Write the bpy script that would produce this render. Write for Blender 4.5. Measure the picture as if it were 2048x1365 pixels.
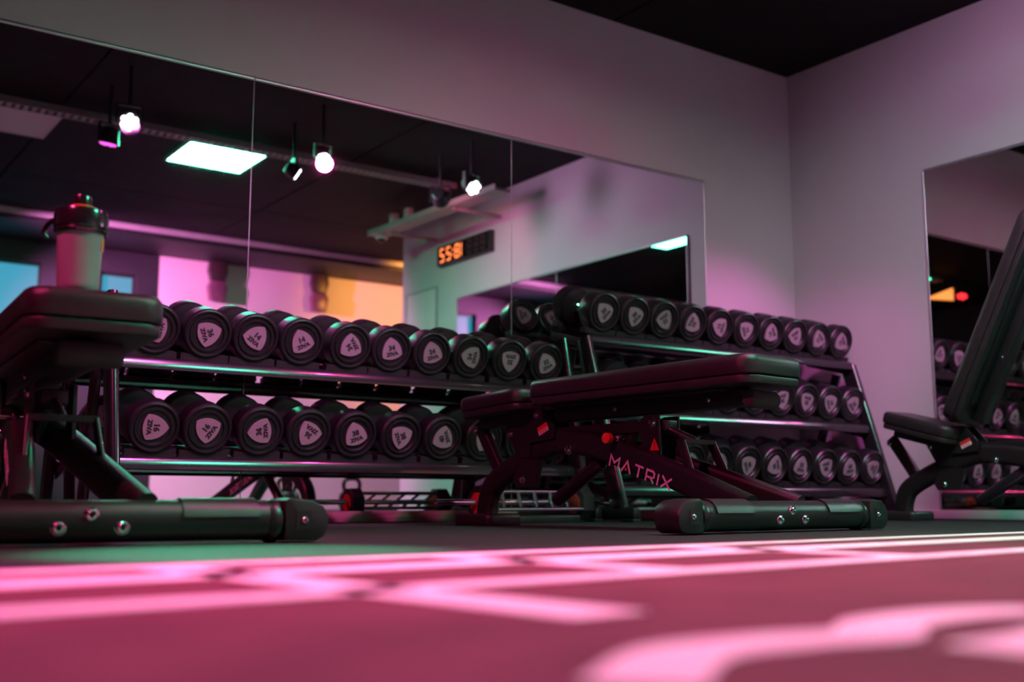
import bpy, bmesh, math, random
from mathutils import Vector, Matrix
random.seed(7)
for o in list(bpy.data.objects):
    bpy.data.objects.remove(o, do_unlink=True)
scene = bpy.context.scene
COL = scene.collection
R = math.radians

# ------------------------------------------------------------------ camera
cd = bpy.data.cameras.new('camera')
cam = bpy.data.objects.new('camera', cd)
COL.objects.link(cam)
cam.location = (0, 0, 0.085)
cam.rotation_euler = (R(90) + math.atan(321.5 / 2220), 0, R(54.6 - 90))
cd.sensor_width = 36.0
cd.lens = 2220 / 2048 * 36
cd.clip_start = 0.02
cd.dof.use_dof = True
cd.dof.focus_distance = 3.3
cd.dof.aperture_fstop = 2.2
scene.camera = cam

# ------------------------------------------------------------------ world, exposure
w = bpy.data.worlds.new('world')
scene.world = w
w.use_nodes = True
bg = w.node_tree.nodes['Background']
bg.inputs[0].default_value = (0.5, 0.3, 0.45, 1)
bg.inputs[1].default_value = 0.004
vs = scene.view_settings
vs.view_transform = 'Standard'
vs.look = 'None'
vs.gamma = 1
vs.use_curve_mapping = False
vs.exposure = 0.0

# room measures (metres, x along the mirror wall, y towards it)
YM, XW, ZC = 4.225, 5.02, 2.6
YF = -2.4          # wall behind the camera
YWE = -0.39        # free end of the right wall
GAIN = 1.0


# spots are aimed from the lamp heads hanging below the ceiling
def spot(name, loc, aim, color, power, size=50, blend=0.7, radius=0.05):
    ld = bpy.data.lights.new(name, 'SPOT')
    ld.color = color
    ld.energy = power * GAIN
    ld.spot_size = R(size)
    ld.spot_blend = blend
    ld.shadow_soft_size = radius
    o = bpy.data.objects.new(name, ld)
    COL.objects.link(o)
    o.location = loc
    o.rotation_euler = (Vector(aim) - Vector(loc)).to_track_quat('-Z', 'Y').to_euler()
    return o


PINK = (1.0, 0.06, 0.44)
MAG = (1.0, 0.15, 0.72)
RED = (1.0, 0.045, 0.24)
LILAC = (1.0, 0.50, 0.95)
GREEN = (0.04, 1.0, 0.50)
ORANGE = (1.0, 0.36, 0.06)


# ------------------------------------------------------------------ materials
def new_mat(name):
    m = bpy.data.materials.new(name)
    m.use_nodes = True
    nt = m.node_tree
    return m, nt, nt.nodes['Principled BSDF']


def mat(name, color, rough=0.5, metal=0.0, var=0.15, scale=12.0, bump=0.0, bscale=80.0, spec=0.5,
        coat=0.0, rvar=0.1, detail=4.0, stretch=None):
    m, nt, b = new_mat(name)
    N, L = nt.nodes, nt.links
    tc = N.new('ShaderNodeTexCoord')
    mp = N.new('ShaderNodeMapping')
    L.new(tc.outputs['Object'], mp.inputs[0])
    if stretch:
        mp.inputs['Scale'].default_value = stretch
    no = N.new('ShaderNodeTexNoise')
    no.inputs['Scale'].default_value = scale
    no.inputs['Detail'].default_value = detail
    L.new(mp.outputs[0], no.inputs['Vector'])
    cr = N.new('ShaderNodeValToRGB')
    cr.color_ramp.elements[0].position = 0.3
    cr.color_ramp.elements[1].position = 0.7
    cr.color_ramp.elements[0].color = (*[max(0, c * (1 - var)) for c in color], 1)
    cr.color_ramp.elements[1].color = (*[min(1, c * (1 + var)) for c in color], 1)
    L.new(no.outputs['Fac'], cr.inputs[0])
    L.new(cr.outputs[0], b.inputs['Base Color'])
    b.inputs['Metallic'].default_value = metal
    b.inputs['Specular IOR Level'].default_value = spec
    b.inputs['Coat Weight'].default_value = coat
    mr = N.new('ShaderNodeMapRange')
    mr.inputs['To Min'].default_value = max(0.0, rough * (1 - rvar))
    mr.inputs['To Max'].default_value = min(1, rough * (1 + rvar))
    L.new(no.outputs['Fac'], mr.inputs['Value'])
    L.new(mr.outputs[0], b.inputs['Roughness'])
    if bump > 0:
        n2 = N.new('ShaderNodeTexNoise')
        n2.inputs['Scale'].default_value = bscale
        n2.inputs['Detail'].default_value = 6
        L.new(mp.outputs[0], n2.inputs['Vector'])
        bp = N.new('ShaderNodeBump')
        bp.inputs['Strength'].default_value = bump
        bp.inputs['Distance'].default_value = 0.004
        L.new(n2.outputs['Fac'], bp.inputs['Height'])
        L.new(bp.outputs[0], b.inputs['Normal'])
    return m


def emit(name, color, strength):
    m, nt, b = new_mat(name)
    b.inputs['Base Color'].default_value = (0.02, 0.02, 0.02, 1)
    b.inputs['Emission Color'].default_value = (*color, 1)
    b.inputs['Emission Strength'].default_value = strength
    return m


M = {}
M['wall'] = mat('painted_plaster', (0.52, 0.50, 0.505), 0.75, var=0.03, scale=2.0, bump=0.12, bscale=140)
M['dark_wall'] = mat('dark_paint', (0.018, 0.018, 0.022), 0.6, var=0.2, scale=3)
M['ceiling'] = mat('black_ceiling_board', (0.006, 0.006, 0.0065), 0.8, spec=0.25, var=0.12, scale=5, bump=0.2, bscale=200)
M['joint'] = mat('black_joint', (0.004, 0.004, 0.004), 0.9)
M['rubber_floor'] = mat('rubber_floor', (0.026, 0.028, 0.029), 0.38, var=0.35, scale=60, rvar=0.12, spec=0.6)
_m = M['rubber_floor']
_nt = _m.node_tree
_b = _nt.nodes['Principled BSDF']
_df = _nt.nodes.new('ShaderNodeBsdfDiffuse')
_gl = _nt.nodes.new('ShaderNodeBsdfGlossy')
_mx = _nt.nodes.new('ShaderNodeMixShader')
_nt.links.new(_b.inputs['Base Color'].links[0].from_socket, _df.inputs['Color'])
_nt.links.new(_b.inputs['Roughness'].links[0].from_socket, _gl.inputs['Roughness'])
_gl.inputs['Color'].default_value = (0.8, 0.8, 0.8, 1)
_mx.inputs[0].default_value = 0.085
_nt.links.new(_df.outputs[0], _mx.inputs[1])
_nt.links.new(_gl.outputs[0], _mx.inputs[2])
_nt.links.new(_mx.outputs[0], _nt.nodes['Material Output'].inputs['Surface'])
M['turf'] = mat('brick_red_turf', (0.135, 0.045, 0.060), 0.85, var=0.22, scale=9, bump=0.5, bscale=500, spec=0.2)
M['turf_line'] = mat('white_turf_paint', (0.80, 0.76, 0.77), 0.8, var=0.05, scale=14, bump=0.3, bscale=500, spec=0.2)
M['wood'] = mat('brown_base_board', (0.30, 0.19, 0.15), 0.55, var=0.3, scale=6, stretch=(0.6, 8, 30))
M['white_trim'] = mat('white_skirting', (0.65, 0.62, 0.63), 0.4, var=0.04, scale=4)
M['edge'] = mat('polished_glass_edge', (0.52, 0.55, 0.55), 0.34, metal=0.8, var=0.05, scale=8)
M['rubber'] = mat('black_urethane', (0.009, 0.0085, 0.0095), 0.36, var=0.2, scale=30, bump=0.05, bscale=300)
M['badge'] = mat('pale_grey_badge', (0.26, 0.205, 0.23), 0.5, var=0.08, scale=120, bump=0.15, bscale=600)
M['ink'] = mat('black_ink', (0.012, 0.011, 0.012), 0.6)
M['chrome'] = mat('chrome', (0.75, 0.75, 0.77), 0.13, metal=1.0, var=0.03)
M['steel'] = mat('brushed_steel', (0.5, 0.5, 0.52), 0.28, metal=1.0, var=0.08, scale=40)
M['black_paint'] = mat('black_powder_coat', (0.011, 0.010, 0.0105), 0.40, spec=0.5, var=0.15, scale=60, bump=0.12, bscale=500)
M['gloss_black'] = mat('gloss_black_paint', (0.014, 0.013, 0.015), 0.2, var=0.1, scale=20, coat=0.3)
M['plastic'] = mat('black_plastic', (0.017, 0.017, 0.018), 0.38, var=0.15, scale=40, bump=0.15, bscale=400)
M['leather'] = mat('black_vinyl', (0.024, 0.0195, 0.021), 0.34, var=0.2, scale=40, bump=0.22, bscale=700)
M['foam'] = mat('black_foam_grip', (0.035, 0.03, 0.03), 0.8, var=0.2, scale=50, bump=0.4, bscale=300)
M['red_plastic'] = mat('red_plastic', (0.75, 0.05, 0.03), 0.35, var=0.08)
M['orange_plastic'] = mat('orange_plastic', (0.85, 0.24, 0.03), 0.35, var=0.08)
M['label_red'] = mat('red_label', (0.70, 0.03, 0.03), 0.4, var=0.05)
M['label_white'] = mat('white_label', (0.75, 0.72, 0.72), 0.45, var=0.05)
M['print'] = mat('grey_print', (0.62, 0.58, 0.62), 0.5, var=0.04)
M['lamp_off'] = mat('white_diffuser', (0.62, 0.58, 0.58), 0.5, var=0.03)
M['white_metal'] = mat('white_metal', (0.6, 0.58, 0.6), 0.4, var=0.05)
M['tray'] = mat('galvanised_tray', (0.34, 0.30, 0.30), 0.5, metal=0.0, var=0.1)
M['frosted'] = mat('frosted_plastic', (0.27, 0.30, 0.28), 0.3, var=0.08, scale=8)
M['smoke'] = mat('smoked_plastic', (0.035, 0.018, 0.022), 0.4, var=0.15)
M['smoke_pale'] = mat('mauve_plastic', (0.15, 0.06, 0.10), 0.35, var=0.15)
M['far_panel'] = mat('white_wall_panel', (0.66, 0.62, 0.60), 0.6, var=0.04, scale=2)
M['mirror'], _nt, _b = new_mat('mirror_glass')
_b.inputs['Base Color'].default_value = (0.80, 0.83, 0.82, 1)
_b.inputs['Metallic'].default_value = 1.0
_b.inputs['Roughness'].default_value = 0.012
M['panel_light'] = emit('green_led_panel', (0.10, 1.0, 0.58), 92.0)
M['digit_on'] = emit('lit_digit', (1.0, 0.20, 0.05), 3.5)
M['digit_off'] = mat('unlit_digit', (0.06, 0.03, 0.035), 0.5)
M['screen_black'] = mat('black_display_glass', (0.012, 0.008, 0.009), 0.2)
M['sky_pane'] = emit('blue_evening_window', (0.07, 0.40, 0.62), 1.0)
M['sign_orange'] = emit('lit_orange_sign', (1.0, 0.28, 0.06), 2.2)  # glow of the added arrow shape, stands in for an orange-lit wall
M['bead_green'] = emit('green_led_bead', (0.05, 1.0, 0.5), 6.0)
M['bead_white'] = emit('white_led_bead', (1.0, 0.86, 1.0), 14.0)
M['bead_mag'] = emit('magenta_led_bead', (1.0, 0.10, 0.80), 2.2)
M['bead_pink'] = emit('pink_led_bead', (1.0, 0.35, 0.55), 8.0)
M['bead_red'] = emit('red_led_bead', (1.0, 0.02, 0.03), 4.0)


# ------------------------------------------------------------------ mesh helpers
def finish(bm, name, material, sharp=38):
    bmesh.ops.recalc_face_normals(bm, faces=bm.faces)
    me = bpy.data.meshes.new(name)
    bm.to_mesh(me)
    bm.free()
    if material is not None:
        me.materials.append(M[material] if isinstance(material, str) else material)
    for p in me.polygons:
        p.use_smooth = True
    try:
        me.set_sharp_from_angle(angle=R(sharp))
    except Exception:
        pass
    return me


def ob(name, me, parent=None, loc=(0, 0, 0), rot=(0, 0, 0)):
    o = bpy.data.objects.new(name, me)
    COL.objects.link(o)
    o.location = loc
    o.rotation_euler = rot
    if parent is not None:
        o.parent = parent
    return o


def obj(name, bm, material, parent=None, loc=(0, 0, 0), rot=(0, 0, 0), sharp=38):
    return ob(name, finish(bm, name, material, sharp), parent, loc, rot)


def tag(o, label=None, cat=None, group=None, kind=None):
    if label:
        o['label'] = label
    if cat:
        o['category'] = cat
    if group:
        o['group'] = group
    if kind:
        o['kind'] = kind
    return o


def empty(name, loc=(0, 0, 0), rot=(0, 0, 0)):
    o = bpy.data.objects.new(name, None)
    COL.objects.link(o)
    o.location = loc
    o.rotation_euler = rot
    o.empty_display_size = 0.05
    return o


def box(bm, x0, x1, y0, y1, z0, z1, bev=0.0, seg=2):
    g = bmesh.ops.create_cube(bm, size=1)
    vs_ = g['verts']
    for v in vs_:
        v.co = Vector(((x0 + x1) / 2 + v.co.x * (x1 - x0), (y0 + y1) / 2 + v.co.y * (y1 - y0),
                       (z0 + z1) / 2 + v.co.z * (z1 - z0)))
    if bev > 0:
        es = list({e for v in vs_ for e in v.link_edges})
        bmesh.ops.bevel(bm, geom=es, offset=bev, segments=seg, profile=0.5, affect='EDGES')
    return bm


def nb(*a, **k):
    return box(bmesh.new(), *a, **k)


def lathe(profile, seg=32, axis='Z', bm=None, close=False):
    """profile: (r, h) pairs; revolve around an axis."""
    bm = bm or bmesh.new()
    rings = []
    for r, h in profile:
        if r < 1e-6:
            rings.append([bm.verts.new((0, 0, h))])
        else:
            rings.append([bm.verts.new((r * math.cos(2 * math.pi * k / seg), r * math.sin(2 * math.pi * k / seg), h))
                          for k in range(seg)])
    for a, b in zip(rings[:-1], rings[1:]):
        if len(a) == 1 and len(b) == 1:
            continue
        for k in range(seg):
            k2 = (k + 1) % seg
            if len(a) == 1:
                bm.faces.new((a[0], b[k2], b[k]))
            elif len(b) == 1:
                bm.faces.new((a[k], a[k2], b[0]))
            else:
                bm.faces.new((a[k], a[k2], b[k2], b[k]))
    if axis == 'Y':
        bmesh.ops.rotate(bm, verts=bm.verts, cent=(0, 0, 0), matrix=Matrix.Rotation(R(-90), 3, 'X'))
    elif axis == 'X':
        bmesh.ops.rotate(bm, verts=bm.verts, cent=(0, 0, 0), matrix=Matrix.Rotation(R(90), 3, 'Y'))
    return bm


def cyl(p0, p1, r, seg=16, bm=None, bev=0.0, r1=None):
    """closed cylinder between two points"""
    bm = bm or bmesh.new()
    p0, p1 = Vector(p0), Vector(p1)
    d = p1 - p0
    L_ = d.length
    r1 = r if r1 is None else r1
    b = min(bev, L_ / 3)
    prof = [(0, 0), (r, 0), (r1, L_), (0, L_)] if b <= 0 else \
        [(0, 0), (r - b, 0), (r - 0.3 * b, 0.3 * b), (r, b), (r1, L_ - b), (r1 - 0.3 * b, L_ - 0.3 * b), (r1 - b, L_), (0, L_)]
    t = lathe(prof, seg)
    q = d.to_track_quat('Z', 'Y').to_matrix()
    bmesh.ops.transform(t, matrix=Matrix.Translation(p0) @ q.to_4x4(), verts=t.verts)
    me = bpy.data.meshes.new('tmp')
    t.to_mesh(me)
    t.free()
    bm.from_mesh(me)
    bpy.data.meshes.remove(me)
    return bm


def sweep(path, section, bm=None, up=(1, 0, 0), cap=True):
    """sweep a closed 2D section (a along side axis, b along the other) on a 3D path"""
    bm = bm or bmesh.new()
    P = [Vector(p) for p in path]
    U = Vector(up).normalized()
    rings = []
    for i, p in enumerate(P):
        if i == 0:
            t = P[1] - P[0]
        elif i == len(P) - 1:
            t = P[-1] - P[-2]
        else:
            t = (P[i + 1] - p).normalized() + (p - P[i - 1]).normalized()
        t.normalize()
        s = (U - t * U.dot(t)).normalized()
        n = t.cross(s).normalized()
        k = 1.0
        if 0 < i < len(P) - 1:
            c = max(0.5, t.dot((P[i + 1] - p).normalized()))
            k = 1 / c
        rings.append([bm.verts.new(p + s * a + n * (b * k)) for a, b in section])
    m = len(section)
    for A, B in zip(rings[:-1], rings[1:]):
        for k in range(m):
            bm.faces.new((A[k], A[(k + 1) % m], B[(k + 1) % m], B[k]))
    if cap:
        bm.faces.new(rings[0][::-1])
        bm.faces.new(rings[-1])
    return bm


def circ(r, n=12, ry=None):
    ry = r if ry is None else ry
    return [(r * math.cos(2 * math.pi * k / n), ry * math.sin(2 * math.pi * k / n)) for k in range(n)]


def rrect(wd, ht, r, n=4):
    pts = []
    for cx, cy, a0 in ((wd / 2 - r, ht / 2 - r, 0), (-wd / 2 + r, ht / 2 - r, 90), (-wd / 2 + r, -ht / 2 + r, 180),
                       (wd / 2 - r, -ht / 2 + r, 270)):
        for k in range(n + 1):
            a = R(a0 + 90 * k / n)
            pts.append((cx + r * math.cos(a), cy + r * math.sin(a)))
    return pts


def smooth_path(pts, n=6):
    """Catmull-Rom through points"""
    P = [Vector(p) for p in pts]
    P = [P[0] * 2 - P[1]] + P + [P[-1] * 2 - P[-2]]
    out = []
    for i in range(1, len(P) - 2):
        for k in range(n):
            t = k / n
            a, b, c, d = P[i - 1], P[i], P[i + 1], P[i + 2]
            out.append(0.5 * ((2 * b) + (c - a) * t + (2 * a - 5 * b + 4 * c - d) * t * t + (3 * b - a - 3 * c + d) * t ** 3))
    out.append(P[-2])
    return out


def prism(poly, d0, d1, plane='XZ', bm=None, bev=0.0):
    """extrude a 2D polygon; XZ plane extrudes along Y, XY along Z, YZ along X"""
    bm = bm or bmesh.new()

    def P(a, b, d):
        return (a, d, b) if plane == 'XZ' else ((a, b, d) if plane == 'XY' else (d, a, b))
    A = [bm.verts.new(P(a, b, d0)) for a, b in poly]
    B = [bm.verts.new(P(a, b, d1)) for a, b in poly]
    n = len(poly)
    fs = [bm.faces.new(A), bm.faces.new(B[::-1])]
    for k in range(n):
        fs.append(bm.faces.new((A[k], B[k], B[(k + 1) % n], A[(k + 1) % n])))
    if bev > 0:
        es = [e for f in fs[:2] for e in f.edges]
        bmesh.ops.bevel(bm, geom=es, offset=bev, segments=2, profile=0.5, affect='EDGES')
    return bm


_txt = {}


def text_mesh(lines, name):
    """lines: (string, size, x_scale, bold, (cx, cy)); returns mesh standing in the XZ plane, readable from -Y"""
    key = str(lines)
    if key in _txt:
        return _txt[key]
    bm = bmesh.new()
    for s, size, xs, bold, (cx, cy) in lines:
        cu = bpy.data.curves.new('tmp_text', 'FONT')
        cu.body = s
        cu.size = size
        cu.align_x = 'CENTER'
        cu.align_y = 'CENTER'
        cu.offset = bold
        cu.extrude = 0.0002
        cu.resolution_u = 3
        o = bpy.data.objects.new('tmp_text', cu)
        COL.objects.link(o)
        dg = bpy.context.evaluated_depsgraph_get()
        me = bpy.data.meshes.new_from_object(o.evaluated_get(dg))
        t = bmesh.new()
        t.from_mesh(me)
        for v in t.verts:
            v.co = Vector((v.co.x * xs + cx, -v.co.z, v.co.y + cy))
        m2 = bpy.data.meshes.new('tmp2')
        t.to_mesh(m2)
        t.free()
        bm.from_mesh(m2)
        bpy.data.meshes.remove(m2)
        bpy.data.meshes.remove(me)
        bpy.data.objects.remove(o, do_unlink=True)
        bpy.data.curves.remove(cu)
    me = bpy.data.meshes.new(name)
    bm.to_mesh(me)
    bm.free()
    me.materials.append(M['ink'])
    _txt[key] = me
    return me


def struct(name, bm, material, **k):
    return tag(obj(name, bm, material, **k), kind='structure')


# ------------------------------------------------------------------ the room
struct('floor', nb(-3.2, 8.2, YF - 0.2, YM + 0.15, -0.1, 0.0), 'rubber_floor')
struct('wall_back', nb(-3.2, XW + 0.2, YM, YM + 0.15, 0.0, ZC), 'wall')
struct('wall_right', nb(XW, XW + 0.2, YWE, YM, 0.0, ZC), 'wall')
struct('wall_left', nb(-3.2, -3.05, YF, YM, 0.0, ZC), 'dark_wall')
struct('wall_alcove', nb(XW + 0.2, 8.2, YWE + 0.1, YWE + 0.25, 0.0, ZC), 'wall')
struct('wall_alcove_end', nb(8.05, 8.2, YF, YWE + 0.1, 0.0, ZC), 'wall')
# wall behind the camera: dark stretch with two windows, pale stretch beyond x = 3.4
fw = nb(3.40, 8.2, YF - 0.15, YF, 0.0, ZC)
struct('wall_front_pale', fw, 'far_panel')
dk = bmesh.new()
WINS = [(1.62, 2.31, 1.45, 2.29), (2.84, 3.18, 1.45, 2.28)]
xs = [-3.2, WINS[0][0], WINS[0][1], WINS[1][0], WINS[1][1], 3.40]
for a, b in ((xs[0], xs[1]), (xs[2], xs[3]), (xs[4], xs[5])):
    box(dk, a, b, YF - 0.15, YF, 0, ZC)
for x0, x1, z0, z1 in WINS:
    box(dk, x0, x1, YF - 0.15, YF, 0, z0)
    box(dk, x0, x1, YF - 0.15, YF, z1, ZC)
struct('wall_front_dark', dk, 'dark_wall')
for i, (x0, x1, z0, z1) in enumerate(WINS):
    fr = bmesh.new()
    t = 0.025
    for q in ((x0, x1, z0, z0 + t), (x0, x1, z1 - t, z1), (x0, x0 + t, z0 + t, z1 - t), (x1 - t, x1, z0 + t, z1 - t)):
        box(fr, q[0], q[1], YF - 0.09, YF - 0.03, q[2], q[3])
    wn = struct('window_%d' % (i + 1), fr, 'plastic')
    obj('pane', nb(x0 + t, x1 - t, YF - 0.07, YF - 0.06, z0 + t, z1 - t), 'sky_pane', wn)

# ceiling of dark boards with recessed joints
ceil = struct('ceiling', nb(-3.2, 8.2, YF - 0.15, YM + 0.15, ZC + 0.012, ZC + 0.1), 'joint')
CX = [-3.05, -2.5, -0.45, 1.60, 3.66, 5.72, 8.05]
CY = [YF, -0.55, 1.20, YM]
for i in range(len(CX) - 1):
    for j in range(len(CY) - 1):
        g = 0.008
        obj('ceiling_board', nb(CX[i] + g, CX[i + 1] - g, CY[j] + (g if j else 0), CY[j + 1] - (g if j < 2 else 0), ZC, ZC + 0.012),
            'ceiling', ceil)
# lowered soffit along the wall behind the camera
struct('trim_1', nb(-3.05, 8.05, YF, -1.66, 2.50, 2.599, 0.006), 'dark_wall')
struct('trim_2', nb(-3.05, 8.05, -1.66, -1.64, 2.545, 2.599, 0.004), 'white_metal')
struct('baseboard_back', nb(-3.05, XW, YM - 0.016, YM, 0.0, 0.046, 0.003), 'wood')
struct('baseboard_right', nb(XW - 0.02, XW, YWE, YM - 0.017, 0.0, 0.044, 0.004), 'white_trim')


# ------------------------------------------------------------------ mirrors
def mirror_back(x0, x1, z0, z1, label, right_end=False):
    t = 0.016
    bm = nb(x0 + 0.002, x1 - 0.002, YM - t, YM - 0.0005, z0, z1)
    o = obj('wall_mirror', bm, 'mirror')
    tag(o, label, 'mirror', 'mirror panes on the long wall')
    obj('edge_strip', cyl((x0 + 0.002, YM - 0.010, z1 + 0.008), (x1 - 0.002, YM - 0.010, z1 + 0.008), 0.011, 16), 'edge', o)
    r = 0.005 if right_end else 0.0016
    obj('edge_strip', cyl((x1, YM - t + 0.002, z0), (x1, YM - t + 0.002, z1), r, 12), 'edge', o)
    return o


mirror_back(-0.94, 0.37, 0.047, 1.815, 'leftmost mirror pane, hidden left of the bench with the bottle')
mirror_back(0.37, 1.68, 0.047, 1.815, 'mirror pane behind the shaker bottle on the left bench')
mirror_back(1.68, 2.988, 0.047, 1.815, 'middle mirror pane reflecting the lit ceiling panel and orange wall')
mirror_back(2.988, 4.285, 0.047, 1.815, 'mirror pane beside the corner above the dumbbell rack', True)


def mirror_right(y0, y1, label, first=False):
    t = 0.016
    o = obj('wall_mirror', nb(XW - t, XW - 0.0005, y0 + 0.002, y1 - 0.002, 0.048, 1.79), 'mirror')
    tag(o, label, 'mirror', 'mirror panes on the right wall')
    obj('edge_strip', cyl((XW - 0.010, y0 + 0.002, 1.797), (XW - 0.010, y1 - 0.002, 1.797), 0.0095, 16), 'edge', o)
    r = 0.004 if first else 0.0016
    obj('edge_strip', cyl((XW - t + 0.002, y1, 0.048), (XW - t + 0.002, y1, 1.79), r, 12), 'edge', o)
    return o


mirror_right(1.95, 3.334, 'mirror pane behind the inclined bench at right', True)
mirror_right(0.57, 1.95, 'mirror pane on the right wall farthest from the corner')

# ------------------------------------------------------------------ ceiling panels, trays, lamps
def light_panel(x0, x1, y0, y1, on, label):
    t = empty('ceiling_light', ((x0 + x1) / 2, (y0 + y1) / 2, ZC))
    hx, hy = (x1 - x0) / 2, (y1 - y0) / 2
    fr = bmesh.new()
    b = 0.012
    for q in ((-hx, hx, -hy, -hy + b), (-hx, hx, hy - b, hy), (-hx, -hx + b, -hy + b, hy - b), (hx - b, hx, -hy + b, hy - b)):
        box(fr, q[0], q[1], q[2], q[3], -0.028, -0.001)
    obj('frame', fr, 'white_metal', t)
    obj('diffuser', nb(-hx + b, hx - b, -hy + b, hy - b, -0.024, -0.006), 'panel_light' if on else 'lamp_off', t)
    tag(t, label, 'ceiling light', 'square panels on the ceiling')


light_panel(2.49, 3.07, 0.50, 1.14, True, 'square ceiling light panel glowing white green, seen in the mirror')
light_panel(1.05, 1.645, 0.50, 1.10, False, 'unlit pale ceiling panel at far left of the mirror image')

tr = empty('cable_tray', (0, 1.215, ZC))
for y in (-0.045, 0.045):
    obj('rail', nb(-1.0, 4.55, y - 0.006, y + 0.006, -0.075, -0.03), 'tray', tr)
bm = bmesh.new()
for k in range(110):
    x = -0.98 + k * 0.05
    box(bm, x, x + 0.028, -0.039, 0.039, -0.072, -0.066)
tag(obj('rungs', bm, 'tray', tr), kind='stuff')
bm = bmesh.new()
for x in (-0.6, 0.6, 1.9, 3.2, 4.4):
    box(bm, x - 0.006, x + 0.006, -0.006, 0.006, -0.07, 0.0)
obj('hanger', bm, 'tray', tr)
tag(tr, 'perforated metal cable tray running under the dark ceiling', 'cable tray')

# tray on the right wall with two speakers and a dome camera
wt = empty('wall_shelf', (4.56, 0.75, 2.40))
obj('board', prism([(-0.09, -0.80), (0.07, -0.76), (0.13, 1.05), (-0.01, 1.05)], -0.010, 0.010, 'XY'), 'tray', wt)
obj('lip', prism([(-0.097, -0.80), (-0.09, -0.80), (-0.01, 1.05), (-0.017, 1.05)], -0.010, 0.035, 'XY'), 'tray', wt)
for y in (-0.55, 0.45):
    obj('bracket', nb(0.0, 0.459, y - 0.015, y + 0.015, -0.035, -0.0105, 0.004), 'tray', wt)
tag(wt, 'pale angled shelf fixed high on the right wall, seen in the mirror', 'shelf')
for k, (x, y, lb) in enumerate([(4.56, 0.25, 'white canister on the high shelf, nearer the wall end'),
                                (4.57, 0.48, 'white canister on the high shelf, nearer the red lamp')]):
    c = obj('canister', lathe([(0, 0), (0.040, 0), (0.043, 0.01), (0.043, 0.115), (0.038, 0.125), (0, 0.127)], 20), 'white_metal',
            loc=(x, y, 2.413))
    tag(c, lb, 'canister', 'canisters on the high shelf')
    obj('cap', lathe([(0, 0), (0.030, 0), (0.030, 0.012), (0, 0.013)], 16), 'plastic', c, loc=(0, 0, 0.127))
dc = obj('dome_camera', lathe([(0, -0.03), (0.05, -0.03), (0.055, -0.022), (0.055, -0.001), (0, 0.0)], 20), 'white_metal', loc=(4.56, 0.03, 2.3895))
tag(dc, 'small white dome camera under the end of the high shelf', 'camera')
obj('lens_dome', lathe([(0.036, -0.03), (0.034, -0.042), (0.024, -0.055), (0.01, -0.062), (0, -0.063)], 18), 'screen_black', dc)


def par_lamp(hang, aim, bead, label, light=None, zc=2.27, k=0.72):
    """stage lamp: yoke from the ceiling, can, lens ring, seven LED lenses and the lamp's own beam"""
    root = empty('stage_lamp', (hang[0], hang[1], ZC))
    hz = zc - ZC
    d = (Vector(aim) - Vector((hang[0], hang[1], zc))).normalized()
    obj('stem', cyl((0, 0, hz + 0.13 * k), (0, 0, -0.001), 0.010, 10), 'plastic', root)
    q = d.to_track_quat('Z', 'X').to_euler()
    az = math.atan2(d.y, d.x) - math.pi / 2
    bm = bmesh.new()
    box(bm, -0.098 * k, 0.098 * k, -0.012, 0.012, hz + 0.118 * k, hz + 0.130 * k)
    for s in (-1, 1):
        box(bm, s * 0.098 * k - 0.004, s * 0.098 * k + 0.004, -0.012, 0.012, hz - 0.02, hz + 0.13 * k)
    obj('yoke', bm, 'plastic', root, rot=(0, 0, az))
    can = obj('can', lathe([(r * k, h * k) for r, h in [(0, -0.10), (0.055, -0.10), (0.072, -0.085), (0.078, -0.02), (0.088, 0.03), (0.088, 0.045),
                            (0.080, 0.045), (0.080, 0.030), (0, 0.030)]], 24), 'plastic', root, loc=(0, 0, hz), rot=q)
    for x, y in [(0, 0)] + [(0.05 * math.cos(R(60 * j)), 0.05 * math.sin(R(60 * j))) for j in range(6)]:
        t = lathe([(r * k, h * k) for r, h in [(0, 0.060), (0.012, 0.057), (0.020, 0.048), (0.022, 0.030)]], 14)
        bmesh.ops.translate(t, verts=t.verts, vec=(x * k, y * k, 0))
        me = bpy.data.meshes.new('led_lens')
        t.to_mesh(me)
        t.free()
        ob('led_lens', finish_mesh(me, bead), can)
    tag(root, label, 'stage lamp', 'stage lamps under the ceiling')
    if light:
        color, power, size = light[:3]
        p = Vector((hang[0], hang[1], zc)) + d * (0.075 * k + 0.03)
        spot('lamp_beam', p, p + d, color, power, size, radius=light[3] if len(light) > 3 else 0.05)


def finish_mesh(me, m):
    me.materials.append(M[m])
    for p in me.polygons:
        p.use_smooth = True
    return me


par_lamp((1.77, 2.10), (1.5, 4.2, 0.45), 'bead_white', 'stage lamp with bright white cluster at left of the mirror image', (MAG, 260, 48))
par_lamp((1.77, 1.70), (1.60, 1.20, 0.0), 'bead_mag', 'stage lamp glowing magenta below the bright left cluster', (PINK, 120, 95))
par_lamp((2.97, 1.72), (5.02, 2.1, 1.1), 'bead_white', 'stage lamp beside the green ceiling panel', (LILAC, 88, 110, 0.2), k=0.6)
par_lamp((2.97, 2.16), (2.95, 2.95, 0.5), 'bead_white', 'stage lamp right of the green panel, higher of the two', (PINK, 62, 150), k=0.56)
par_lamp((4.13, 2.12), (4.5, 4.2, 0.40), 'bead_white', 'stage lamp with bright cluster beside the red glow', (MAG, 185, 46))
par_lamp((4.12, 1.72), (4.62, 1.2, 2.05), 'bead_red', 'red stage lamp above the high shelf', (RED, 14, 110))
par_lamp((0.57, 1.72), (0.75, 0.45, 0.0), 'bead_pink', 'pink stage lamp over the turf, left of the frame', (PINK, 400, 80))
par_lamp((0.57, 2.10), (0.74, 1.83, 0.0), 'bead_green', 'green stage lamp over the left bench, left of the frame', (GREEN, 950, 21))  # added lamp, stands in for the panel's green sheen on the floor
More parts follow.
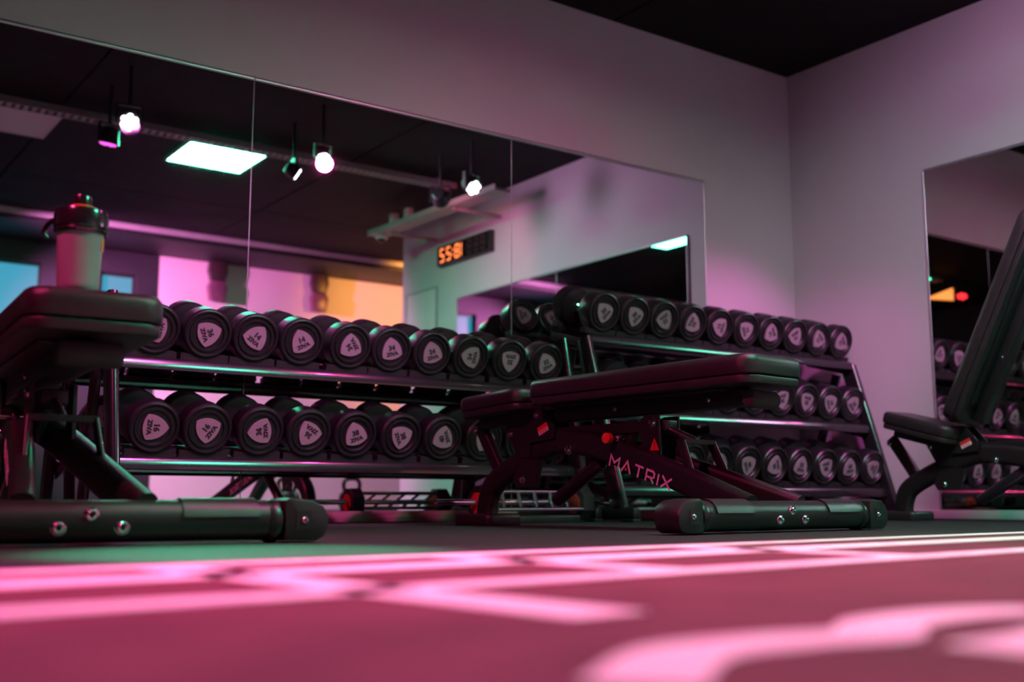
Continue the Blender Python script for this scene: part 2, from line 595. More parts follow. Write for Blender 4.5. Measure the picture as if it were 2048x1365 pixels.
par_lamp((-0.63, 1.72), (0.5, 2.2, 0.3), 'bead_red', 'red stage lamp farthest left over the benches', (RED, 230, 85))
par_lamp((1.0, -1.15), (4.7, -2.4, 0.9), 'bead_pink', 'pink stage lamp lighting the pale wall behind the camera', ((1.0, 0.22, 0.72), 1700, 75))
par_lamp((6.1, -0.70), (6.1, -2.4, 2.1), 'bead_pink', 'orange stage lamp in the alcove past the right wall', (ORANGE, 190, 88))

# added glowing arrow for the orange-lit wall, seen twice reflected in the right mirror
sg = empty('arrow_sign', (-1.1, 1.15, ZC))
obj('arrow', prism([(-0.19, -0.215), (0.16, -0.145), (0.16, -0.285)], -0.012, 0.012, 'YZ'), 'sign_orange', sg)
obj('stem', cyl((0, 0.05, -0.168), (0, 0.05, -0.001), 0.006, 8), 'plastic', sg)
tag(sg, 'glowing orange arrow sign, reflected in the right mirror', 'sign')

# ------------------------------------------------------------------ timer on the right wall
tm = empty('wall_timer', (XW, 0.70, 2.20))
obj('case', nb(-0.05, -0.0005, -0.41, 0.41, -0.088, 0.088, 0.006), 'plastic', tm)
obj('display', nb(-0.053, -0.0495, -0.395, 0.395, -0.074, 0.074), 'screen_black', tm)
SEG = {'0': 'abcdef', '1': 'bc', '2': 'abged', '8': 'abcdefg'}


def digit(ch, yc, on):
    hw, hh, t = 0.030, 0.060, 0.011
    rects = {'a': (-hw, hw, hh - t, hh), 'd': (-hw, hw, -hh, -hh + t), 'g': (-hw, hw, -t / 2, t / 2),
             'f': (-hw, -hw + t, 0.004, hh - 0.004), 'b': (hw - t, hw, 0.004, hh - 0.004),
             'e': (-hw, -hw + t, -hh + 0.004, -0.004), 'c': (hw - t, hw, -hh + 0.004, -0.004)}
    bm = bmesh.new()
    for s in SEG[ch]:
        a, b, c, d = rects[s]
        # as read from the room the right-hand side of the digit points to -y
        box(bm, -0.0545, -0.0532, yc - b, yc - a, c, d)
    obj('digit', bm, 'digit_on' if on else 'digit_off', tm)


for k, ch in enumerate('888'):
    digit(ch, 0.315 - 0.10 * k, False)
for y, ch in ((0.010, '1'), (-0.080, '8'), (-0.215, '2'), (-0.320, '2')):
    digit(ch, y, True)
bm = bmesh.new()
for z in (-0.022, 0.022):
    box(bm, -0.0545, -0.0532, -0.155, -0.140, z - 0.008, z + 0.008)
obj('colon', bm, 'digit_on', tm)
tag(tm, 'black wall timer with glowing orange red digits on the right wall', 'timer')

# framed notice on the right wall
nt_ = empty('framed_notice', (XW, -0.04, 1.66))
fr = bmesh.new()
for q in ((-0.27, 0.27, 0.285, 0.30), (-0.27, 0.27, -0.30, -0.285), (-0.27, -0.255, -0.285, 0.285), (0.255, 0.27, -0.285, 0.285)):
    box(fr, -0.014, -0.0005, q[0], q[1], q[2], q[3], 0.003)
obj('frame', fr, 'tray', nt_)
obj('sheet', nb(-0.006, -0.001, -0.255, 0.255, -0.285, 0.285), 'lamp_off', nt_)
bm = bmesh.new()
for k in range(11):
    ln = random.uniform(0.12, 0.2)
    box(bm, -0.0068, -0.0062, -ln, ln, 0.20 - k * 0.04, 0.208 - k * 0.04)
obj('print_lines', bm, 'print', nt_)
tag(nt_, 'framed notice on the right wall below the timer', 'notice')

# two hourglass-shaped fittings on the pale wall behind the camera
for x, lb in ((3.97, 'dark hourglass shaped wall fitting over the pink part of the far wall'),
              (5.10, 'dark hourglass shaped wall fitting beside the orange part of the far wall')):
    h = empty('wall_fitting', (x, YF + 0.055, 2.10))
    up = [(-0.07, 0.20), (-0.10, 0.30), (-0.085, 0.44), (-0.07, 0.46), (0.07, 0.46), (0.085, 0.44), (0.10, 0.30), (0.07, 0.20)]
    lo = [(-0.075, 0.0), (-0.10, 0.14), (-0.07, 0.198), (0.07, 0.198), (0.10, 0.14), (0.075, 0.0)]
    obj('upper_shell', prism(up, -0.03, 0.05, 'XZ', bev=0.01), 'smoke', h)
    obj('lower_shell', prism(lo, -0.03, 0.05, 'XZ', bev=0.01), 'smoke_pale', h)
    obj('mount', nb(-0.02, 0.02, -0.0545, -0.03, 0.18, 0.22), 'plastic', h)
    tag(h, lb, 'wall fitting', 'hourglass fittings on the far wall')

# ------------------------------------------------------------------ turf with painted lines
TA = R(5.5)
tf = empty('turf_mat', (0.0, 1.40, 0.0), (0, 0, TA))
obj('carpet', nb(-2.8, 2.95, -3.0, 0.0, 0.0005, 0.006), 'turf', tf)
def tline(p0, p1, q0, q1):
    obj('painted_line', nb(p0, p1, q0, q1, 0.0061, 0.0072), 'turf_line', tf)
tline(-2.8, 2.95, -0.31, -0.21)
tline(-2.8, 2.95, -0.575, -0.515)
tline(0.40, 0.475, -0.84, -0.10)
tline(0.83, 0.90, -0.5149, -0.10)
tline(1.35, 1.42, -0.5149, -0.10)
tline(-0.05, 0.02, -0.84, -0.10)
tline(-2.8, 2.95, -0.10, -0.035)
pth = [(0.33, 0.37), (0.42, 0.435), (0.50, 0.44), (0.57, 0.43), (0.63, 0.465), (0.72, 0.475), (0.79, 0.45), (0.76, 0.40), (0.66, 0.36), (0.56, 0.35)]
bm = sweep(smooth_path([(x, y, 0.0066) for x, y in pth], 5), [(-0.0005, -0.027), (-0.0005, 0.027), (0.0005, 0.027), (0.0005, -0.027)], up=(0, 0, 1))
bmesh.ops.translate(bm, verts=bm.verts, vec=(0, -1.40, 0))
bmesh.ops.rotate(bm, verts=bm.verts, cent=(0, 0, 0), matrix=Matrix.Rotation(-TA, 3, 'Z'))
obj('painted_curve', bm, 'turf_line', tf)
tag(tf, 'brick red turf with white painted lines across the foreground', 'turf')

# ------------------------------------------------------------------ dumbbells
HR, HL, HALF = 0.0903, 0.092, 0.145
head_me = finish(lathe([(0, .010), (.056, .010), (.060, .004), (.066, .004), (.069, .009), (.074, .009), (.077, .003), (.081, .002),
                        (.086, .004), (HR, .010), (HR, .076), (.086, .085), (.062, .089), (.030, .091), (.022, .092), (0, .092)], 36, 'Y'),
                 'head', 'rubber', 30)
poly = []
Rb = 0.051
vt = [(Rb * math.cos(R(a)), Rb * math.sin(R(a))) for a in (90, 210, 330)]
for i in range(3):
    a, b = Vector(vt[i]), Vector(vt[(i + 1) % 3])
    mid = (a + b) / 2
    n = mid.normalized()
    for k in range(9):
        t = k / 9
        p = a.lerp(b, t) + n * (0.0135 * 4 * t * (1 - t))
        poly.append((p.x, p.y))
badge_me = finish(prism(poly, 0.0040, 0.0102, 'XZ', bev=0.0008), 'badge', 'badge')
handle_me = finish(lathe([(0.020, -0.058), (0.020, -0.046), (0.014, -0.042), (0.0155, -0.025), (0.0165, 0.0), (0.0155, 0.025), (0.014, 0.042),
                          (0.020, 0.046), (0.020, 0.058)], 18, 'Y'), 'handle', 'chrome')
TILT = R(15)


def dumbbell(x, yn, zn, num, rho, label, group):
    c = Vector((x, yn + HALF * math.cos(TILT), zn + HALF * math.sin(TILT)))
    root = empty('dumbbell', c, (TILT, 0, 0))
    tag(root, label, 'dumbbell', group)
    lt = text_mesh([('ZIVA', 0.0205, 1.16, 0.0015, (0, -0.0175)), (num, 0.027, 1.05, 0.0016, (0, 0.0070))], 'lettering')
    for far in (False, True):
        rr = rho if not far else random.uniform(-180, 180)
        hd = ob('head', head_me, root, (0, HALF if far else -HALF, 0), (0, R(-rr), math.pi if far else 0))
        ob('badge', badge_me, hd)
        ob('lettering', lt, hd, (0, 0.0037, 0))
    ob('handle', handle_me, root)
    return root


ORD = ['first', 'second', 'third', 'fourth', 'fifth', 'sixth', 'seventh', 'eighth', 'ninth', 'tenth']
A1 = [(1.161, '34', 80), (1.344, '36', -67), (1.518, '14', -34), (1.695, '14', 28), (1.893, '34', 127), (2.068, '34', 15), (2.249, '24', 18),
      (2.432, '24', 85), (2.624, '32', 180), (2.812, '32', 30)]
A2 = [(1.140, '16', -90), (1.318, '16', 58), (1.506, '36', 100), (1.686, '36', 150), (1.869, '38', 20), (2.058, '38', -63), (2.241, '40', 115),
      (2.430, '40', 40), (2.618, '42', -20), (2.806, '42', 140)]
B1 = [(3.218, '20', 50), (3.408, '20', 48), (3.591, '22', -143), (3.774, '22', -117), (3.965, '12', 80), (4.153, '12', -60), (4.335, '14', 125),
      (4.512, '14', -145), (4.695, '12', 140), (4.885, '12', 125)]
B2 = [(3.19, '26', 20), (3.370, '26', -70), (3.55, '28', 100), (3.735, '28', 10), (3.92, '22', -150), (4.10, '22', 60), (4.285, '20', -165),
      (4.471, '20', 172), (4.650, '18', -60), (4.832, '18', -40)]
B3 = [(3.19, '30', 60), (3.365, '30', -20), (3.54, '44', 130), (3.722, '44', 120), (3.91, '46', -60), (4.090, '46', 115), (4.278, '52', -8),
      (4.468, '58', -165), (4.655, '60', 10), (4.841, '60', 70)]
def scaled(row, k):
    return [(x * k, n, r) for x, n, r in row]


A1, A2 = scaled(A1, 1.0405), scaled(A2, 1.05)
A2 = A2[:9]
B2 = [(4.793 - 0.182 * (9 - i), n, r) for i, (x, n, r) in enumerate(B2)][1:]
B3 = [(4.812 - 0.1838 * (9 - i), n, r) for i, (x, n, r) in enumerate(B3)][1:]
B1 = [(3.186 + 0.1832 * i, n, r) for i, (x, n, r) in enumerate(B1)]
TA_ = [(3.78, 0.334), (3.85, 0.683)]
TB_ = [(3.58, 0.251), (3.67, 0.583), (3.76, 0.926)]
for rows, tier, rack, mark in ((A2, TA_[0], 'lower tier of the near rack', True), (A1, TA_[1], 'upper tier of the near rack', True),
                               (B3, TB_[0], 'bottom tier of the corner rack', False), (B2, TB_[1], 'middle tier of the corner rack', False),
                               (B1, TB_[2], 'top tier of the corner rack', False)):
    for i, (x, num, rho) in enumerate(rows):
        hid = rows is A2 and i > 6
        mk = ' marked ' + num if mark and not hid else ''
        dumbbell(x, tier[0], tier[1], num, rho, 'black dumbbell%s, %s from left on the %s' % (mk, ORD[i], rack), 'dumbbells on the ' + rack)

# ------------------------------------------------------------------ dumbbell racks
sp = []
for k in range(9):
    a = R(-120 + k * 60 / 8)
    sp.append((0.0908 * math.cos(a), 0.0908 * math.sin(a)))
sad = [(-0.0875, -0.100), (-0.0875, -0.0785)] + sp + [(0.0875, -0.0785), (0.0875, -0.100)]
saddle_me = finish(prism(sad, -0.018, 0.018, 'XZ'), 'saddle', 'ink')


def rack(name, x0, x1, tiers, rows, top, yb, slope, label):
    cx = (x0 + x1) / 2
    root = empty(name, (cx, 3.75, 0))
    tag(root, label, 'dumbbell rack')
    hw = (x1 - x0) / 2

    def T(y):
        return y - 3.75
    for (y, z), row in zip(tiers, rows):
        V = Vector((0, math.cos(TILT), math.sin(TILT)))
        W = Vector((0, -math.sin(TILT), math.cos(TILT)))
        O = Vector((0, T(y), z))
        for v, vs2, nm in ((0.008, 0.030, 'front_rail'), (0.245, 0.245, 'back_rail')):
            p = O + V * v + W * (-0.116)
            obj(nm, sweep([p + Vector((-hw + 0.02, 0, 0)), p + Vector((hw - 0.02, 0, 0))], rrect(0.058, 0.034, 0.015, 5), up=V), 'gloss_black', root)
            for x, num, rho in row:
                q = O + V * vs2
                ob('saddle', saddle_me, root, (x - cx, q.y, q.z), (TILT, 0, 0))
        # flat lip that catches the ceiling light
        p = O + V * (-0.028) + W * (-0.120)
        obj('front_lip', sweep([p + Vector((-hw + 0.022, 0, 0)), p + Vector((hw - 0.022, 0, 0))], rrect(0.006, 0.038, 0.002, 2), up=(0, -0.97, 0.242)), 'gloss_black', root)
        for s in (-1, 1):
            a, b = O + V * 0.0 + W * (-0.150), O + V * 0.27 + W * (-0.150)
            obj('tier_bracket', sweep([a + Vector((s * (hw - 0.025), 0, 0)), b + Vector((s * (hw - 0.025), 0, 0))], rrect(0.012, 0.04, 0.004, 2), up=(1, 0, 0)),
                'black_paint', root)
    for s in (-1, 1):
        x = s * (hw - 0.005)
        yt = yb + slope * top
        obj('upright', sweep([(x, T(yb), 0.03), (x, T(yt), top)], rrect(0.036, 0.09, 0.017, 5), up=(1, 0, 0)), 'gloss_black', root)
        obj('rear_leg', sweep([(x, T(4.13), 0.03), (x, T(yt + 0.08), top - 0.03)], rrect(0.036, 0.05, 0.016, 4), up=(1, 0, 0)), 'gloss_black', root)
        obj('foot_beam', nb(x - 0.02, x + 0.02, T(yb - 0.10), T(4.19), 0.012, 0.062, 0.012), 'black_paint', root)
        obj('foot_pad', nb(x - 0.022, x + 0.022, T(yb - 0.10), T(yb - 0.02), 0.0, 0.014, 0.003), 'plastic', root)
        obj('foot_pad', nb(x - 0.022, x + 0.022, T(4.11), T(4.19), 0.0, 0.014, 0.003), 'plastic', root)
    return root


rack('dumbbell_rack', 1.055, 3.044, TA_, (A2, A1), 0.80, 3.74, 0.20, 'black two-tier dumbbell rack in front of the mirror')
rack('dumbbell_rack', 3.086, 4.935, TB_, (B3, B2, B1), 0.80, 3.56, 0.30, 'black three-tier dumbbell rack in the corner')

# ------------------------------------------------------------------ benches
bolt_me = finish(lathe([(0.0035, -0.0025), (0.0045, -0.006), (0.0075, -0.0058), (0.0100, -0.0035), (0.0110, 0.0), (0.0125, 0.0005), (0.0125, 0.003), (0, 0.003)], 20, 'Y'), 'bolt', 'chrome')
hex_me = finish(lathe([(0, -0.0022), (0.0045, -0.0022), (0.0045, -0.0030)], 6, 'Y'), 'socket', 'ink')


def bolt(parent, loc, face='-Y', s=1.0):
    rz = {'-Y': 0, '-X': -90, '+X': 90}[face]
    o = ob('bolt', bolt_me, parent, loc, (0, 0, R(rz)))
    o.scale = (s, s, s)
    ob('socket', hex_me, o)
    return o


def cushion(wd, y0, y1, z0, z1, rc=0.045, rt=0.02, taper=1.0):
    bm = bmesh.new()
    box(bm, -wd / 2, wd / 2, y0, y1, z0, z1)
    if taper != 1.0:
        for v in bm.verts:
            if v.co.y > (y0 + y1) / 2:
                v.co.x *= taper
    es = [e for e in bm.edges if abs(e.verts[0].co.z - e.verts[1].co.z) > 0.5 * (z1 - z0)]
    bmesh.ops.bevel(bm, geom=es, offset=rc, segments=5, profile=0.5, affect='EDGES')
    zt = z1 - 1e-4
    es = [e for e in bm.edges if e.verts[0].co.z > zt and e.verts[1].co.z > zt]
    bmesh.ops.bevel(bm, geom=es, offset=rt, segments=4, profile=0.5, affect='EDGES')
    zb = z0 + 1e-4
    es = [e for e in bm.edges if e.verts[0].co.z < zb and e.verts[1].co.z < zb]
    bmesh.ops.bevel(bm, geom=es, offset=min(0.006, rt), segments=2, profile=0.5, affect='EDGES')
    return bm


def bench(cx, cy, th, alpha, seat_a, seat_z, label, knob='red_plastic', xrot=0.0):
    root = empty('weight_bench', (cx, cy, 0), (0, 0, R(th)))
    tag(root, label, 'bench', 'adjustable benches in front of the racks')
    # cross bar with covers, wheels, caps
    xb = obj('cross_bar', cyl((-0.36, 0, 0.047), (0.36, 0, 0.047), 0.041, 28), 'black_paint', root, rot=(0, 0, R(xrot)))
    for s in (-1, 1):
        sec = [(0.046 * math.cos(R(a)), 0.046 * math.sin(R(a))) for a in range(10, 171, 20)] + \
              [(0.0405 * math.cos(R(a)), 0.0405 * math.sin(R(a))) for a in range(170, 9, -20)]
        bm = sweep([(s * 0.175, 0, 0.047), (s * 0.33, 0, 0.047)], sec, up=(0, 1, 0)) if s < 0 else \
            sweep([(s * 0.175, 0, 0.047), (s * 0.33, 0, 0.047)], [(-a, b) for a, b in sec], up=(0, -1, 0))
        bmesh.ops.recalc_face_normals(bm, faces=bm.faces)
        # make sure the shell lies on top
        if sum(v.co.z for v in bm.verts) / len(bm.verts) < 0.047:
            for v in bm.verts:
                v.co.z = 0.094 - v.co.z
        obj('grip_cover', bm, 'plastic', xb)
        cap = [(0, -0.043), (0.070, -0.043), (0.088, -0.034), (0.097, -0.014), (0.097, 0.010), (0.085, 0.029), (0.062, 0.041), (0.012, 0.046), (0, 0.040)]
        bm = prism([(s * (0.385 + a), 0.047 + b) for a, b in cap], -0.044, 0.044, 'XZ', bev=0.006)
        cp = obj('end_cap', bm, 'plastic', xb)
        bm = nb(s * 0.425 - 0.016, s * 0.425 + 0.016, -0.0455, -0.043, 0.028, 0.066)
        obj('recess', bm, 'ink', xb)
        bolt(xb, (s * 0.427, -0.0455, 0.047), '-Y', 0.7)
        obj('wheel', cyl((s * 0.352, 0, 0.045), (s * 0.383, 0, 0.045), 0.045, 28, bev=0.009), 'rubber', xb)
    for x, z in ((-0.058, 0.036), (0, 0.060), (0.058, 0.036)):
        y = -math.sqrt(max(0, 0.041 ** 2 - (z - 0.047) ** 2))
        bolt(xb, (x, y - 0.001, z), '-Y', 1.15)
    # A-frame legs from the hump to the cross bar, curved rear part to the foot
    sec = rrect(0.048, 0.084, 0.02, 5)
    hump = [(0.020, 0.42, 0.195), (0.008, 0.62, 0.255), (0.0, 0.76, 0.288), (0, 0.90, 0.292), (0, 1.04, 0.255), (0, 1.16, 0.207), (0, 1.27, 0.160)]
    for s in (-1, 1):
        path = smooth_path([(s * 0.115, 0.02, 0.062), (s * 0.088, 0.20, 0.122), (s * 0.060, 0.42, 0.192), (s * 0.040, 0.62, 0.248),
                            (s * 0.026, 0.76, 0.278), (s * 0.025, 0.88, 0.288)], 5)
        lg = obj('frame_leg', sweep(path, sec, up=(1, 0, 0)), 'black_paint', root)
        if s < 0:
            # maker's lettering along the leg, read from the hump down to the cross bar, on the face towards -x
            p0, p1 = Vector((-0.041, 0.622, 0.222)), Vector((-0.0750, 0.295, 0.127))
            ux = (p1 - p0).normalized()
            nrm = Vector((-1, 0, 0))
            nrm = (nrm - ux * nrm.dot(ux)).normalized()
            uz = nrm.cross(ux).normalized()
            if uz.z < 0:
                uz = -uz
            mw = Matrix((ux, -nrm, uz)).transposed().to_4x4()
            mw.translation = (p0 + p1) / 2 + nrm * 0.0262
            h = 0.035
            G = [[[(0, 0), (0.003, 1), (0.5, 0.45), (0.997, 1), (1, 0)]], [[(0, 0), (0.5, 1), (1, 0)]], [[(0, 1), (1, 1)], [(0.5, 1), (0.5, 0)]],
                 [[(0, 0), (0, 1), (0.75, 1), (0.95, 0.85), (0.95, 0.55), (0.75, 0.42), (0, 0.42)], [(0.55, 0.42), (1, 0)]], [[(0, 0), (0, 1)]],
                 [[(0, 0), (1, 1)], [(0, 1), (1, 0)]]]
            Wd = [0.044, 0.044, 0.040, 0.038, 0.0, 0.042]
            gap = 0.017
            x = -(sum(Wd) + gap * 5) / 2
            for gl, wd in zip(G, Wd):
                bm = bmesh.new()
                for st_ in gl:
                    sweep([(x + a_ * wd, 0, (b_ - 0.5) * h) for a_, b_ in st_], [(-0.0004, -0.0035), (-0.0004, 0.0035), (0.0004, 0.0035), (0.0004, -0.0035)], bm, up=(0, 1, 0))
                lt = obj('letter', bm, 'print', lg)
                lt.matrix_local = mw
                x += wd + gap
            dot = obj('emblem_dot', prism([(-0.005, 0), (0, -0.006), (0.005, 0), (0, 0.006)], -0.0012, 0.0002, 'XZ'), 'label_red', lg)
            dot.matrix_local = mw @ Matrix.Translation((-0.0645, 0, -0.008))
    rear = smooth_path([(0, 0.80, 0.286), (0, 0.92, 0.288), (0, 1.06, 0.245), (0, 1.19, 0.190), (0, 1.275, 0.140), (0, 1.305, 0.08), (0, 1.31, 0.025)], 6)
    obj('rear_leg', sweep(rear, rrect(0.058, 0.084, 0.024, 5), up=(1, 0, 0)), 'black_paint', root)
    bm = cushion(0.17, 1.20, 1.41, 0.0, 0.042, 0.03, 0.014)
    obj('rear_foot', bm, 'plastic', root)
    # seat
    ps = (0.985, seat_z)
    sroot = (0, ps[0], ps[1])
    sa = (R(seat_a), 0, 0)
    st = obj('seat', cushion(0.27, 0.0, 0.37, 0.0, 0.052, 0.05, 0.02, 0.86), 'leather', root, sroot, sa)
    obj('seat_board', cushion(0.262, 0.004, 0.364, -0.026, -0.001, 0.05, 0.006, 0.86), 'leather', st)
    obj('seat_rail', nb(-0.03, 0.03, 0.02, 0.34, -0.062, -0.026, 0.006), 'black_paint', st)
    bm = prism([(1.03, 0.24), (1.10, 0.24), (1.15, 0.33), (1.18, 0.395), (1.02, 0.405)], -0.034, -0.026, 'YZ')
    prism([(1.03, 0.24), (1.10, 0.24), (1.15, 0.33), (1.18, 0.395), (1.02, 0.405)], 0.026, 0.034, 'YZ', bm)
    obj('seat_bracket', bm, 'black_paint', root)
    obj('seat_post', sweep([(0, 1.225, 0.185), (0, 1.356, 0.375)], rrect(0.035, 0.05, 0.01, 3), up=(1, 0, 0)), 'black_paint', root)
    bolt(root, (-0.036, 1.135, 0.327), '-X')
    bolt(root, (-0.019, 1.358, 0.352), '-X')
    # backrest, rotating about its hinge
    pb = (0, 0.945, 0.412)
    ra = (R(-alpha), 0, 0)
    bk = obj('backrest', cushion(0.272, -0.955, 0.0, 0.025, 0.084, 0.05, 0.022), 'leather', root, pb, ra)
    obj('backrest_board', cushion(0.266, -0.951, -0.004, -0.002, 0.0245, 0.05, 0.007), 'leather', bk)
    obj('backrest_rail', nb(-0.032, 0.032, -0.84, -0.03, -0.056, -0.002, 0.008), 'black_paint', bk)
    obj('backrest_plate', nb(-0.085, 0.085, -0.80, -0.10, -0.012, -0.0021, 0.003), 'black_paint', bk)
    obj('grip_roll', cyl((-0.066, -0.890, -0.040), (0.066, -0.890, -0.040), 0.027, 20, bev=0.014), 'foam', bk)
    obj('grip_bracket', nb(-0.02, 0.02, -0.885, -0.82, -0.045, -0.025), 'black_paint', bk)
    for y in (-0.72, -0.33):
        bolt(bk, (-0.0325, y, -0.03), '-X', 0.7)
    # hinge plates with label
    hp = [(0.90, 0.30), (1.03, 0.29), (1.045, 0.34), (1.02, 0.412), (0.96, 0.412), (0.90, 0.345)]
    bm = prism(hp, -0.040, -0.032, 'YZ')
    prism(hp, 0.032, 0.040, 'YZ', bm)
    hg = obj('hinge_plate', bm, 'black_paint', root)
    bolt(root, (-0.0415, 0.990, 0.388), '-X', 1.1)
    lb = obj('warning_label', nb(-0.0412, -0.0402, -0.026, 0.026, 0.000, 0.015), 'label_red', hg, (0, 0.955, 0.335), (R(-22), 0, 0))
    obj('label_strip', nb(-0.0412, -0.0402, -0.026, 0.026, -0.0145, -0.0002), 'label_white', lb)
    bm = bmesh.new()
    for k in range(2):
        box(bm, -0.0416, -0.0411, -0.021, 0.021, -0.012 + 0.006 * k, -0.009 + 0.006 * k)
    obj('label_lines', bm, 'label_red', lb)
    bolt(root, (-0.054, 0.815, 0.258), '-X', 1.25)
    # adjusting ladder under the backrest
    rail = obj('ladder_rail', nb(-0.03, 0.03, 0.40, 0.92, 0.302, 0.338, 0.005), 'black_paint', root)
    lp = [(0.40, 0.17), (0.455, 0.17), (0.50, 0.33), (0.47, 0.352), (0.41, 0.352)]
    bm = prism(lp, -0.050, -0.042, 'YZ')
    prism(lp, 0.042, 0.050, 'YZ', bm)
    ld = obj('ladder_plate', bm, 'black_paint', root)
    bolt(ld, (-0.0515, 0.435, 0.330), '-X', 1.25)
    tri = prism([(0.408, 0.243), (0.446, 0.243), (0.427, 0.281)], -0.0512, -0.0503, 'YZ')
    wt_ = obj('warning_triangle', tri, 'label_red', ld)
    bm = nb(-0.0517, -0.0511, 0.4255, 0.4285, 0.256, 0.271)
    box(bm, -0.0517, -0.0511, 0.4255, 0.4285, 0.248, 0.2515)
    obj('exclamation_mark', bm, 'ink', wt_)
    bm = bmesh.new()
    for s in (-1, 1):
        sweep([(s * 0.085, 0.235, 0.115), (s * 0.07, 0.30, 0.262)], rrect(0.010, 0.03, 0.003, 2), bm, up=(1, 0, 0))
    box(bm, -0.075, 0.075, 0.287, 0.315, 0.258, 0.272)
    obj('guard_loop', bm, 'black_paint', root)
    obj('strut', cyl((0, 0.30, 0.265), (0, 0.47, 0.335), 0.012, 14), 'steel', root)
    # pull knob
    kb = obj('pull_knob', cyl((-0.110, 0.582, 0.285), (-0.088, 0.582, 0.285), 0.0175, 24, bev=0.003), knob, root)
    obj('knob_shaft', cyl((-0.088, 0.582, 0.285), (-0.03, 0.582, 0.285), 0.008, 14), 'chrome', kb)
    obj('knob_collar', cyl((-0.060, 0.582, 0.285), (-0.045, 0.582, 0.285), 0.013, 6), 'steel', kb)
    obj('latch_tube', cyl((0, 0.60, 0.235), (0, 0.55, 0.325), 0.02, 14), 'black_paint', root)
    # lower damper tube and plate
    obj('damper', cyl((-0.01, 0.70, 0.215), (-0.01, 0.92, 0.088), 0.024, 20, bev=0.004), 'gloss_black', root)
    obj('lower_plate', prism([(1.00, 0.135), (1.11, 0.135), (1.13, 0.17), (1.08, 0.23), (0.97, 0.23)], -0.030, -0.022, 'YZ'), 'black_paint', root)
    bolt(root, (-0.0315, 1.075, 0.160), '-X', 1.15)
    obj('handle_knob', cyl((-0.055, 1.30, 0.235), (-0.018, 1.30, 0.235), 0.014, 18, bev=0.003), 'steel', root) if False else None
    return root


bench(2.45, 2.14, 5.0, 0.35, -2.6, 0.43, 'black adjustable bench lying almost flat in the middle of the floor')
bench(0.585, 2.235, -3.0, 0.35, -2.6, 0.43, 'black adjustable bench at left with a shaker bottle on its pad')
bench(4.44, 1.84, 0.0, 63.0, 15.0, 0.355, 'black bench with its backrest raised, in front of the right mirror', 'orange_plastic')

# ------------------------------------------------------------------ shaker bottle
sb = empty('shaker_bottle', (0.560, 2.30, 0.5025), (0, 0, R(0)))
obj('cup', lathe([(0, 0.0), (0.036, 0.0), (0.0395, 0.004), (0.040, 0.012), (0.045, 0.125), (0.046, 0.135), (0.043, 0.135), (0, 0.133)], 40), 'frosted', sb)
ld = obj('lid', lathe([(0.044, 0.118), (0.0500, 0.119), (0.0520, 0.124), (0.0500, 0.128), (0.0525, 0.131), (0.0530, 0.158), (0.050, 0.166), (0.034, 0.172), (0, 0.173)], 40), 'gloss_black', sb)
obj('spout', lathe([(0.020, 0.172), (0.0205, 0.1795), (0.019, 0.180), (0.0185, 0.196), (0.017, 0.199), (0, 0.199)], 28), 'gloss_black', ld)
obj('spout_ring', lathe([(0.0185, 0.1735), (0.0232, 0.1735), (0.0232, 0.1775), (0.0185, 0.1785)], 28), 'orange_plastic', ld)
obj('carry_loop', sweep(smooth_path([(-0.049, 0.0, 0.150), (-0.064, 0.0, 0.140), (-0.072, 0.0, 0.122), (-0.066, 0.0, 0.112)], 5), rrect(0.020, 0.005, 0.002, 2), up=(0, 1, 0)),
    'gloss_black', ld, rot=(0, 0, R(-30)))
obj('logo_patch', nb(0.0425, 0.0447, -0.008, 0.008, 0.085, 0.112), 'orange_plastic', sb, rot=(0, 0, R(-28)))
tag(sb, 'frosted shaker bottle with black lid standing on the left bench', 'bottle')


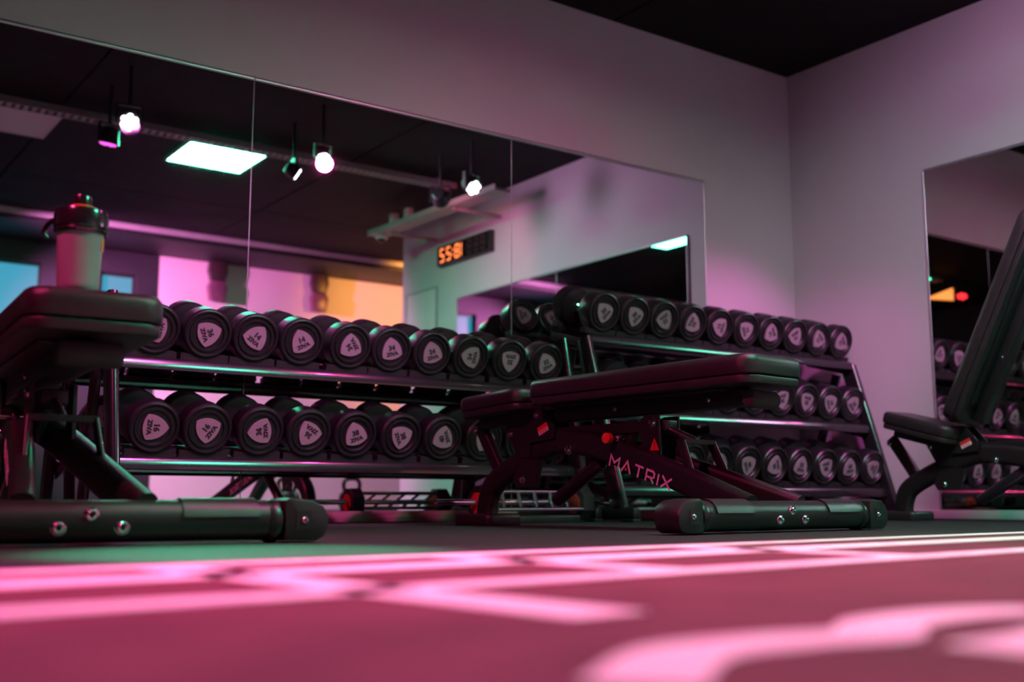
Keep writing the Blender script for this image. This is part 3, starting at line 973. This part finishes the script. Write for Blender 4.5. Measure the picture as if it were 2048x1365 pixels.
# ------------------------------------------------------------------ low chrome frames with octagon ends, kettlebells
def low_frame(loc, rz, label):
    root = empty('floor_rack', loc, (0, 0, R(rz)))
    tag(root, label, 'floor rack')
    for s in (-1, 1):
        oc = [(0.075 * math.cos(R(22.5 + 45 * k)), 0.078 + 0.075 * math.sin(R(22.5 + 45 * k))) for k in range(8)]
        pl = obj('end_plate', prism(oc, s * 0.24 - 0.03, s * 0.24 + 0.03, 'YZ', bev=0.006), 'plastic', root)
        rc = [(0.045 * math.cos(R(22.5 + 45 * k)), 0.078 + 0.045 * math.sin(R(22.5 + 45 * k))) for k in range(8)]
        obj('red_insert', prism(rc, s * 0.24 - 0.033, s * 0.24 + 0.033, 'YZ'), 'red_plastic', pl)
    for y in (-0.06, 0.06):
        obj('rail', cyl((-0.225, y, 0.055), (0.225, y, 0.055), 0.008, 12), 'chrome', root)
    obj('bar', cyl((-0.46, 0, 0.083), (0.46, 0, 0.083), 0.0125, 16, bev=0.003), 'chrome', root)
    obj('top_rail', cyl((-0.225, 0.03, 0.125), (0.225, 0.03, 0.125), 0.009, 12), 'chrome', root)
    for k in range(5):
        x = -0.16 + 0.08 * k
        obj('rung', cyl((x - 0.02, -0.06, 0.055), (x + 0.03, 0.03, 0.125), 0.007, 10), 'chrome', root)
    obj('base', nb(-0.21, 0.21, -0.05, 0.05, 0.0, 0.030, 0.006), 'plastic', root)


low_frame((2.70, 3.655, 0), 0, 'low chrome rack on the floor under the near dumbbell rack, behind the middle bench')


def kettlebell(loc, label):
    root = empty('kettlebell', loc)
    obj('body', lathe([(0, 0), (0.055, 0), (0.08, 0.02), (0.098, 0.06), (0.102, 0.095), (0.092, 0.14), (0.06, 0.175), (0, 0.185)], 28), 'rubber', root)
    obj('handle', sweep(smooth_path([(-0.055, 0, 0.16), (-0.068, 0, 0.21), (-0.05, 0, 0.25), (0, 0, 0.26), (0.05, 0, 0.25), (0.068, 0, 0.21), (0.055, 0, 0.16)], 5),
                        circ(0.015, 10), up=(0, 1, 0)), 'rubber', root)
    tag(root, label, 'kettlebell', 'kettlebells on the floor')


kettlebell((3.42, 0.75, 0), 'black kettlebell seen in the mirror under the near rack, left of two')
kettlebell((3.95, 0.75, 0), 'black kettlebell seen in the mirror under the near rack, right of two')
